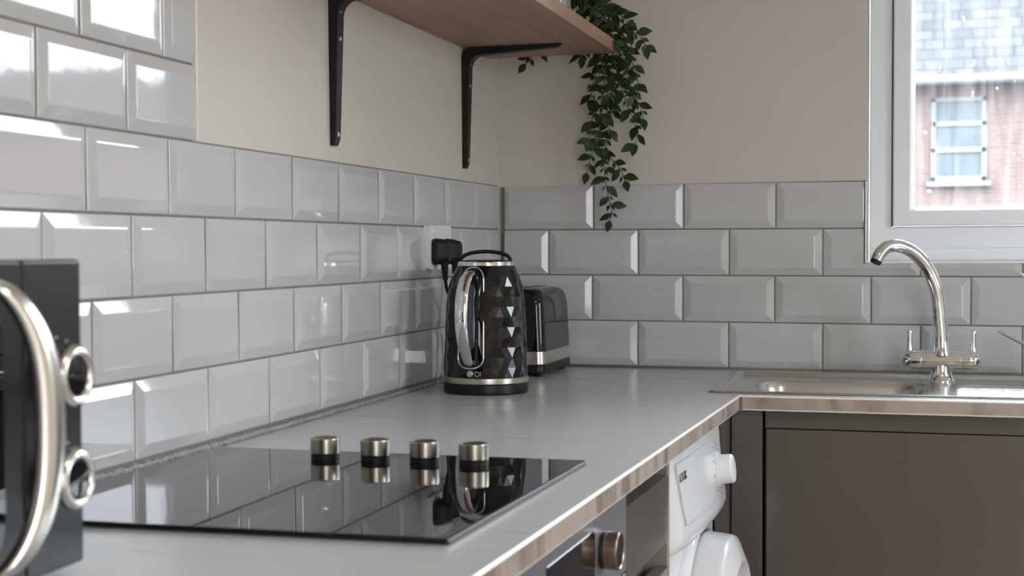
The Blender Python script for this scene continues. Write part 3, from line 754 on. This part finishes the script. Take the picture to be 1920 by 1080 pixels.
# ------------------------------------------------------------------ sink and tap
def sink():
    x0, x1, y0, y1 = .5435, 1.545, -.541, -.060; B = WT
    r = thing('steel_sink', 'stainless steel inset sink with a bowl and a ribbed drainer', 'sink', ((x0+x1)/2, (y0+y1)/2, B))
    def sd(px, py, cx, cy, hx, hy, rr):
        qx, qy = abs(px-cx)-hx+rr, abs(py-cy)-hy+rr
        return math.hypot(max(qx, 0), max(qy, 0))+min(max(qx, qy), 0)-rr
    cx, cy, hx, hy = (x0+x1)/2, (y0+y1)/2, (x1-x0)/2, (y1-y0)/2
    def sm(a, b_, t): t = max(0, min(1, (t-a)/(b_-a))); return t*t*(3-2*t)
    def z(px, py):
        d = -sd(px, py, cx, cy, hx, hy, .012)
        h = .0008+.0030*sm(0, .004, d)-.0085*sm(.014, .026, d)
        db = -sd(px, py, .765, -.335, .162, .150, .055)
        h -= .150*sm(-.004, .040, db)
        if .98 < px < x1-.03 and -.500 < py < -.215:
            e = min(sm(.98, 1.00, px), 1-sm(x1-.06, x1-.04, px)); ph = (py+.500)/.0240
            h += e*.0030*math.sin(ph*2*PI)
        return B+h
    def axis(a, b_, n, extra):
        s = {a+(b_-a)*k/n for k in range(n+1)} | {a+e for e in (.001, .002, .004, .014, .017, .020, .023, .026)} | {b_-e for e in (.001, .002, .004, .014, .017, .020, .023, .026)} | set(extra)
        return sorted(s)
    xs = axis(x0, x1, 130, []); ys = axis(y0, y1, 130, [])
    bm = bmesh.new(); V = [[bm.verts.new((a, b_, z(a, b_))) for b_ in ys] for a in xs]
    for i in range(len(xs)-1):
        for j in range(len(ys)-1): bm.faces.new((V[i][j], V[i+1][j], V[i+1][j+1], V[i][j+1]))
    o = obj('sink_top', bm, 'sink_steel', r, 180, recalc=False)
    bm = bmesh.new(); lathe(bm, [(0, -.1515), (.041, -.1515), (.043, -.1500), (.036, -.1525), (.012, -.1530), (0, -.1530)], (.765, -.335, B-.0037)); obj('waste', bm, 'chrome', r, 50)
sink()
def tap():
    X, Y = .963, -.130; B = WT-.0047
    r = thing('mixer_tap', 'chrome swan-neck kitchen mixer tap with two small upright levers', 'tap', (X, Y, B))
    bm = bmesh.new(); lathe(bm, [(0, 0), (.0275, 0), (.0275, .003), (.0245, .006), (.0215, .014), (.0195, .024), (.0190, .034)], (X, Y, B)); obj('base', bm, 'chrome', r, 60)
    zb = .0295
    bm = bmesh.new(); ax = (1, 0, 0); x0 = X-.0775
    lathe(bm, [(0, 0), (.006, .0008), (.012, .0035), (.0175, .009), (.0205, .016), (.0210, .022), (.0210, .038), (.0203, .0385), (.0203, .0395), (.0208, .040), (.0208, .115), (.0203, .1155), (.0203, .1165), (.0210, .117), (.0210, .133), (.0205, .139), (.0175, .146), (.012, .1515), (.006, .1542), (0, .155)], (x0, Y, zb), ax, 40)
    obj('valve_body', bm, 'chrome', r, 60)
    bm = bmesh.new(); lathe(bm, [(.0215, .010), (.0185, .020), (.0165, .030), (.0160, .0475), (.0150, .0478), (.0150, .0488)], (X, Y, zb)); obj('collar', bm, 'chrome', r, 60)
    sp = [(X, Y, .0775), (.960, -.131, .111), (.957, -.132, .144), (.951, -.136, .177), (.940, -.141, .207), (.925, -.150, .232), (.903, -.162, .2525), (.878, -.176, .263), (.857, -.188, .2605), (.8435, -.196, .2475), (.8365, -.2, .2335)]
    S = spline(sp, 6); bm = bmesh.new(); n = len(S); tube(bm, S, [.0146-.0022*(k/(n-1)) for k in range(n)], 28); s = obj('spout', bm, 'chrome', r, 60)
    bm = bmesh.new(); d = (S[-1]-S[-3]).normalized(); tube(bm, [S[-1], S[-1]+d*.006], .0108, 20); obj('aerator', bm, 'matt_black', s, 50)
    for lx in (X-.0615, X+.0615):
        bm = bmesh.new(); P = [(lx, Y, zb+.018), (lx, Y, zb+.028), (lx, Y, zb+.040), (lx, Y, zb+.055), (lx, Y, zb+.060), (lx, Y, zb+.0625)]
        tube(bm, P, [.0066, .0052, .0050, .0056, .0052, .0026], 16); obj('lever', bm, 'chrome', r, 60)
tap()
def saucepan():
    c = (1.285, -.235); B = WT-.0010
    r = thing('saucepan', 'steel saucepan on the drainer, only its raised handle in view right of the tap', 'saucepan', (*c, B))
    bm = bmesh.new(); lathe(bm, [(0, .0002), (.080, .0002), (.088, .005), (.090, .012), (.090, .085), (.093, .087), (.092, .088), (.088, .085), (.088, .010), (0, .004)], (*c, B)); obj('pan_body', bm, 'chrome', r, 40)
    a = Vector((1.070, -.145, .0915)); b_ = Vector((1.118, -.160, .0665)); d = Vector((1.150, -.172, .048)); e = Vector((1.200, -.197, .045))
    bm = bmesh.new(); S = spline([a, (a+b_)/2, b_, d, e], 6); n = len(S); tube(bm, S, [.0048 if k < 2 else .0072-.002*(abs(k-9)/16) for k in range(n)], 14, flat=.6); obj('handle', bm, 'chrome', r, 60)
    l = thing('ladle', 'steel ladle standing in the saucepan, its handle tip showing at the right edge', 'ladle', (c[0], c[1], B+.01))
    bm = bmesh.new(); S = spline([(1.111, -.140, .2045), (1.16, -.165, .170), (1.22, -.20, .118), (1.285, -.230, .060), (1.305, -.245, .022)], 6); tube(bm, S, .0036, 12); obj('handle', bm, 'chrome', l, 60)
    bm = bmesh.new(); lathe(bm, [(0, 0), (.015, .002), (.026, .009), (.030, .020), (.029, .020), (.025, .010), (.014, .004), (0, .002)], (1.312, -.252, B+.006)); obj('cup', bm, 'chrome', l, 50)
saucepan()

# ------------------------------------------------------------------ microwave
def microwave():
    XF = .247; y1 = -2.262; y0 = -2.705; z0 = WT+.010; z1 = .2545
    r = thing('microwave', 'black microwave oven with chrome handle and two dials, near the camera at left', 'microwave', (.13, (y0+y1)/2, WT))
    bm = bmesh.new(); box(bm, .012, XF-.022, y0+.002, y1-.002, z0, z1-.002, .004, 3); obj('casing', bm, 'microwave_black', r, 30)
    bm = bmesh.new(); box(bm, XF-.022, XF, y1-.088, y1, z0-.001, z1, .0035, 3); obj('control_panel', bm, 'microwave_black', r, 30)
    bm = bmesh.new(); box(bm, XF-.022, XF+.001, y0, y1-.0895, z0-.001, z1, .0035, 3); dr = obj('door', bm, 'microwave_black', r, 30)
    bm = bmesh.new(); prism(bm, rrect(.285, .222, .045, 8, y1-.118-.1425, (z0+z1)/2-.003), lambda u, v, d: (XF+.0008+d, u, v), .0012); obj('door_window', bm, 'black_glass', dr, 30)
    # long bowed chrome handle
    yh = y1-.118; zc = (z0+z1)/2; bm = bmesh.new(); n = 24; rings = []; N = 32
    for i in range(N+1):
        t = i/N; s = 2*t-1; zz = zc+s*.114
        out = .004+.036*math.sqrt(max(0, 1-abs(s)**3.2)); wd = .0115+.004*(1-s*s); yo = -.020*abs(s)**3+.016*(1-s*s)
        p = Vector((XF+out, yh+yo-.012, zz)); 
        rings.append([bm.verts.new(p+Vector((math.sin(a)*.0095, math.cos(a)*wd, 0))) for a in [2*PI*k/n for k in range(n)]])
    for a, b_ in zip(rings, rings[1:]):
        for k in range(n): bm.faces.new((a[k], a[(k+1)%n], b_[(k+1)%n], b_[k]))
    bm.faces.new(rings[0][::-1]); bm.faces.new(rings[-1]); hd = obj('handle', bm, 'satin_chrome', dr, 60)
    hd['label'] = 'long bowed chrome door handle'
    for zk in (.160, .076):
        o = (XF+.0005, y1-.040, zk); R = .0245
        bm = bmesh.new(); lathe(bm, [(0, 0), (R-.004, 0), (R-.004, .016), (R-.0045, .018), (0, .018)], o, (1, 0, 0)); k = obj('dial', bm, 'black_plastic', r, 40)
        bm = bmesh.new(); lathe(bm, [(R-.0045, .010), (R-.001, .0105), (R+.0008, .014), (R+.0003, .0185), (R-.0028, .0215), (R-.0062, .0210), (R-.0078, .0190), (R-.0078, .0170)], o, (1, 0, 0)); obj('dial_ring', bm, 'satin_chrome', k, 60)
        bm = bmesh.new(); lathe(bm, [(0, .0178), (R-.0080, .0178), (R-.0084, .0190), (R-.012, .0194), (0, .0194)], o, (1, 0, 0)); obj('dial_face', bm, 'gloss_black', k, 40)
        # printed setting ticks round the dial
        bm = bmesh.new()
        for q in range(9):
            a = PI*(-.15+1.3*q/8); cy_, cz_ = o[1]+math.cos(a)*.031, zk+math.sin(a)*.031
            box(bm, XF+.0003, XF+.0006, cy_-.0014, cy_+.0014, cz_-.0010, cz_+.0010)
        obj('dial_marks', bm, 'appliance_grey', r)
    for fx in (.04, XF-.04):
        for fy in (y0+.04, y1-.04):
            bm = bmesh.new(); lathe(bm, [(0, 0), (.012, 0), (.013, .0105), (0, .0105)], (fx, fy, WT), n=20); obj('foot', bm, 'matt_black', r, 40)
mat('satin_chrome', (.74,.72,.68), .20, 1.0)
microwave()

# ------------------------------------------------------------------ base units on the left run
CF = .585       # cabinet front plane
UT = WT-.0283   # underside of the worktop
FL = -H0
def drawer_unit():
    y0, y1 = -1.4735, -1.158
    r = thing('drawer_unit', 'gloss cashmere handleless drawer unit between the oven and the washing machine', 'cabinet', (.3, (y0+y1)/2, FL))
    bm = bmesh.new()
    box(bm, .03, CF-.002, y1-.018, y1, FL+.15, UT-.001, .0006, 1); box(bm, .03, CF-.022, y0, y0+.018, FL+.15, UT-.001)
    box(bm, .03, CF-.030, y0+.018, y1-.018, FL+.15, FL+.168); obj('carcass', bm, 'cabinet_edge', r)
    bm = bmesh.new(); box(bm, CF-.060, CF-.045, y0+.018, y1-.018, FL+.16, UT-.001); obj('inner_back', bm, 'cabinet_inside', r)
    for i, (za, zb) in enumerate(((-.0700, -.167), (-.205, -.440), (-.478, FL+.155))):
        bm = bmesh.new(); box(bm, CF-.020, CF, y0+.002, y1-.0195, zb, za, .0012, 2); obj('drawer_front', bm, 'cabinet_gloss', r, 30)
    for za, zb in ((UT-.001, -.0700), (-.167, -.205), (-.440, -.478)):
        bm = bmesh.new(); box(bm, CF-.044, CF-.038, y0+.018, y1-.019, zb-.016, min(za+.006, UT-.001)); obj('grip_recess', bm, 'cabinet_inside', r)
    bm = bmesh.new(); box(bm, CF-.07, CF-.055, y0, y1, FL, FL+.15); obj('plinth', bm, 'cabinet_gloss', r)
SQUARE = out_of_square; drawer_unit(); SQUARE = None
def oven():
    y0, y1 = -2.070, -1.4755
    r = thing('built_in_oven', 'built-in steel-fronted oven under the hob with a dark display and round knob', 'oven', (.3, (y0+y1)/2, FL))
    bm = bmesh.new(); box(bm, .04, CF-.022, y0+.004, y1-.004, FL+.16, UT-.002); obj('housing', bm, 'appliance_grey', r)
    bm = bmesh.new(); box(bm, CF-.022, CF, y0, y1, -.150, UT-.0015, .001, 2); obj('control_panel', bm, 'oven_steel', r, 30)
    bm = bmesh.new(); box(bm, CF, CF+.0012, -1.872, -1.655, -.140, -.0665, .0004, 1); obj('display', bm, 'black_glass', r)
    bm = bmesh.new(); box(bm, CF-.020, CF, y0, y1, FL+.17, -.154, .002, 2); d = obj('oven_door', bm, 'oven_steel', r, 30)
    bm = bmesh.new(); box(bm, CF, CF+.0015, y0+.03, y1-.03, FL+.22, -.23, .0005, 1); obj('door_glass', bm, 'black_glass', d)
    bm = bmesh.new(); tube(bm, [(CF+.002, y0+.06, -.188), (CF+.032, y0+.06, -.188)], .006, 14); tube(bm, [(CF+.002, y1-.06, -.188), (CF+.032, y1-.06, -.188)], .006, 14); tube(bm, [(CF+.034, y0+.03, -.188), (CF+.034, y1-.03, -.188)], .008, 16); obj('door_handle', bm, 'satin_steel', d, 60)
    for ky in (-1.615, -1.945):
        o = (CF, ky, -.0975); R = .0232
        bm = bmesh.new(); lathe(bm, [(R-.001, .0060), (R, .0075), (R, .0205), (R-.0006, .0217), (R-.0020, .0223), (R-.0035, .0210)], o, (1, 0, 0)); k = obj('control_knob', bm, 'bronze_steel', r, 40)
        bm = bmesh.new(); lathe(bm, [(0, .0002), (R-.001, .0002), (R-.001, .0060), (0, .0062)], o, (1, 0, 0)); obj('knob_base', bm, 'matt_black', k, 40)
        bm = bmesh.new(); lathe(bm, [(0, .0205), (R-.0036, .0205), (R-.0042, .0217), (0, .0217)], o, (1, 0, 0)); obj('knob_face', bm, 'black_plastic', k, 40)
    bm = bmesh.new(); box(bm, CF-.07, CF-.055, y0, y1, FL, FL+.15); obj('plinth', bm, 'cabinet_gloss', r)
SQUARE = out_of_square; oven(); SQUARE = None
def end_cabinet():
    y0, y1 = -3.04, -2.074
    r = thing('base_cabinet', 'gloss cashmere base cabinet under the microwave, left of the oven', 'cabinet', (.3, (y0+y1)/2, FL))
    bm = bmesh.new(); box(bm, .04, CF-.022, y0, y1, FL+.15, UT-.001); obj('carcass', bm, 'cabinet_gloss', r)
    for a, b_ in ((y0+.002, (y0+y1)/2-.0015), ((y0+y1)/2+.0015, y1-.002)):
        bm = bmesh.new(); box(bm, CF-.020, CF, a, b_, FL+.155, -.070, .0012, 2); obj('door', bm, 'cabinet_gloss', r, 30)
    bm = bmesh.new(); box(bm, CF-.07, CF-.055, y0, y1, FL, FL+.15); obj('plinth', bm, 'cabinet_gloss', r)
SQUARE = out_of_square; end_cabinet(); SQUARE = None
def text_mesh(body, size, ext=.0003):
    c = bpy.data.curves.new('t', 'FONT'); c.body = body; c.size = size; c.extrude = ext; c.align_x = 'LEFT'; c.space_character = .92
    o = bpy.data.objects.new('t', c); COL.objects.link(o); bpy.context.view_layer.update()
    me = bpy.data.meshes.new_from_object(o.evaluated_get(bpy.context.evaluated_depsgraph_get())); bpy.data.objects.remove(o)
    bm = bmesh.new(); bm.from_mesh(me); return bm
def washer():
    y0, y1 = -1.154, -.662; zt = UT-.004; XB = .572
    r = thing('washing_machine', 'white front-loading washing machine under the worktop beside the corner', 'washing machine', (.3, (y0+y1)/2, FL))
    bm = bmesh.new(); box(bm, .04, XB, y0+.003, y1-.003, FL+.012, zt-.006, .006, 3); obj('casing', bm, 'appliance_white', r, 40)
    # bowed fascia
    prof = [(.0, zt), (.010, zt-.001), (.016, zt-.010), (.0185, zt-.022), (.0200, zt-.040), (.027, zt-.090), (.0335, zt-.128), (.0345, zt-.140), (.030, zt-.150), (.014, zt-.1575), (.0, zt-.160)]
    def fac(y):
        t = abs((y-(y0+y1)/2)/((y1-y0)/2)); return (1-.30*max(0, (t-.0))**2.2)*math.sqrt(max(0, 1-max(0, (t-.88)/.12)**2.0))
    bm = bmesh.new(); N = 60; rows = []
    for i in range(N+1):
        y = y0+(y1-y0)*(.5-.5*math.cos(PI*i/N)); k = fac(y)
        rows.append([bm.verts.new((XB-.004+(dx*k*1.0)+.004*(k > 0), y, zz)) for dx, zz in prof])
    for q, t in zip(rows, rows[1:]):
        for k in range(len(prof)-1): bm.faces.new((q[k], q[k+1], t[k+1], t[k]))
    fa_ = obj('control_fascia', bm, 'appliance_white', r, 50)
    def surf(y, z):
        for (a, za), (b_, zb) in zip(prof, prof[1:]):
            if zb <= z <= za: return XB+(a+(b_-a)*(za-z)/(za-zb))*fac(y)
        return XB
    def patchg(name, ya, yb, za, zb, off, m, par, skew=0):
        bm = bmesh.new(); n_, m_ = 16, 10
        G = [[None]*(m_+1) for _ in range(n_+1)]
        for i in range(n_+1):
            for j in range(m_+1):
                z = za+(zb-za)*j/m_; y = ya+(yb-ya)*i/n_+skew*(j/m_)*(1-i/n_)
                G[i][j] = (surf(y, z), y, z)
        T = [[bm.verts.new((g[0]+off, g[1], g[2])) for g in row] for row in G]; Bk = [[bm.verts.new((g[0]-.001, g[1], g[2])) for g in row] for row in G]
        for i in range(n_):
            for j in range(m_): bm.faces.new((T[i][j], T[i+1][j], T[i+1][j+1], T[i][j+1]))
        for i in range(n_):
            bm.faces.new((Bk[i][0], Bk[i+1][0], T[i+1][0], T[i][0])); bm.faces.new((T[i][m_], T[i+1][m_], Bk[i+1][m_], Bk[i][m_]))
        for j in range(m_):
            bm.faces.new((T[0][j], T[0][j+1], Bk[0][j+1], Bk[0][j])); bm.faces.new((Bk[n_][j], Bk[n_][j+1], T[n_][j+1], T[n_][j]))
        return obj(name, bm, m, par, 40)
    dr = patchg('detergent_drawer', -1.132, -.868, zt-.0215, zt-.1140, .0032, 'appliance_white', r, .026)
    patchg('drawer_seam', -1.1350, -.8650, zt-.0200, zt-.1158, .0006, 'appliance_grey', r, .026)
    # maker's name, lettered on the drawer front
    tb = text_mesh('LOGIK', .0185); y_, z_ = -1.122, zt-.0490; x_ = surf(-1.10, z_)+.0036
    mtx = Matrix.Translation((x_, y_, z_)) @ Matrix(((0, 0, 1, 0), (1, 0, 0, 0), (0, 1, 0, 0), (0, 0, 0, 1)))
    bm = bmesh.new(); merge(bm, tb, 0, mtx)
    for v in bm.verts: v.co.x += surf(v.co.y, v.co.z)-surf(-1.10, z_)
    obj('lettering', bm, 'print_black', dr)
    o = Vector((surf(-.765, zt-.075)-.001, -.765, zt-.0790)); ax = Vector((1, 0, .12))
    bm = bmesh.new(); lathe(bm, [(.031, -.004), (.031, .004), (.0295, .0065), (0, .0065)], o, ax); d = obj('program_dial', bm, 'appliance_white', r, 40)
    bm = bmesh.new(); lathe(bm, [(.0255, .006), (.0250, .026), (.023, .0290), (.018, .0300), (0, .0300)], o, ax); obj('dial_cap', bm, 'white_plastic', d, 30)
    bm = bmesh.new(); rn = random.Random(3)
    for q in range(22):
        a = 2*PI*q/22+.1
        for rr in (.040, .047):
            yy, zz = o.y+math.cos(a)*rr*1.05, o.z+math.sin(a)*rr
            if zz > zt-.012 or zz < zt-.125 or rn.random() < .2: continue
            xx = surf(yy, zz); l = rn.uniform(.0012, .0028); box(bm, xx+.0001, xx+.0006, yy-l, yy+l, zz-.0007, zz+.0007)
    obj('program_marks', bm, 'print_grey', r)
    c = (XB, -.865, -.404)
    bm = bmesh.new(); lathe(bm, [(.214, -.002), (.214, .004), (.208, .013), (.200, .016), (.196, .010), (.196, .0)], c, (1, 0, 0), 72); obj('door_surround', bm, 'appliance_white', r, 40)
    bm = bmesh.new(); lathe(bm, [(0, .0005), (.196, .0005), (.196, .003), (0, .003)], c, (1, 0, 0), 72); obj('door_recess', bm, 'matt_black', r, 40)
    bm = bmesh.new(); lathe(bm, [(.176, .006), (.190, .010), (.193, .020), (.189, .056), (.187, .061), (.183, .064), (.150, .078), (.146, .078), (.142, .074), (.134, .058), (.128, .048)], c, (1, 0, 0), 72); dd = obj('porthole_door', bm, 'appliance_white', r, 35)
    bm = bmesh.new(); lathe(bm, [(.129, .046), (.120, .040), (.09, .030), (0, .022)], c, (1, 0, 0), 72); obj('porthole_glass', bm, 'appliance_grey', dd, 60)
mat('print_black', (.02,.02,.02), .5)
SQUARE = out_of_square; washer(); SQUARE = None

# ------------------------------------------------------------------ sink run
def sink_cabinet():
    yf = -.565; x0 = .650; x1 = 1.60
    r = thing('sink_cabinet', 'gloss cashmere handleless cabinet under the sink and drainer', 'cabinet', ((x0+x1)/2, -.3, FL))
    bm = bmesh.new(); box(bm, x0, x0+.016, yf+.022, -.03, FL+.15, UT-.012); box(bm, x1-.018, x1, yf+.022, -.03, FL+.15, UT-.012); box(bm, x0, x1, yf+.022, -.03, FL+.15, FL+.168); obj('carcass', bm, 'cabinet_inside', r)
    bm = bmesh.new(); box(bm, x0+.001, x1, yf+.006, yf+.020, -.0700, UT-.0008, .0008, 1); obj('grip_rail', bm, 'cabinet_gloss', r)
    for a, b_ in ((x0+.0035, (x0+x1)/2-.0015+.25), ((x0+x1)/2+.0015+.25, x1-.002)):
        bm = bmesh.new(); box(bm, a, b_, yf, yf+.020, FL+.155, -.0710, .0014, 2); obj('door', bm, 'cabinet_gloss', r, 30)
    bm = bmesh.new(); box(bm, x0, x1, yf+.055, yf+.07, FL, FL+.15); obj('plinth', bm, 'cabinet_gloss', r)
    bm = bmesh.new(); box(bm, .5905, .6465, yf+.000, yf+.018, FL+.02, UT-.0008, .0008, 1); o = obj('corner_filler_panel', bm, 'cabinet_gloss'); tag(o, 'narrow upright gloss panel in the corner, left of the sink cabinet door', 'panel')
    bm = bmesh.new(); box(bm, .5705, .5885, -.652, yf+.018, FL+.02, UT-.0008, .0008, 1); o = obj('end_panel', bm, 'cabinet_gloss'); tag(o, 'thin upright gloss end panel between washing machine and corner', 'panel')
sink_cabinet()
def far_cabinet():
    x0, x1, yf = 1.604, 2.54, -.565
    r = thing('base_cabinet', 'gloss cashmere base cabinet right of the sink cabinet, under the worktop end', 'cabinet', ((x0+x1)/2, -.3, FL))
    bm = bmesh.new(); box(bm, x0, x1, yf+.022, -.03, FL+.15, UT-.001); obj('carcass', bm, 'cabinet_inside', r)
    for a, b_ in ((x0+.002, (x0+x1)/2-.0015), ((x0+x1)/2+.0015, x1-.002)):
        bm = bmesh.new(); box(bm, a, b_, yf, yf+.020, FL+.155, -.0710, .0014, 2); obj('door', bm, 'cabinet_gloss', r, 30)
    bm = bmesh.new(); box(bm, x0, x1, yf+.055, yf+.07, FL, FL+.15); obj('plinth', bm, 'cabinet_gloss', r)
far_cabinet()
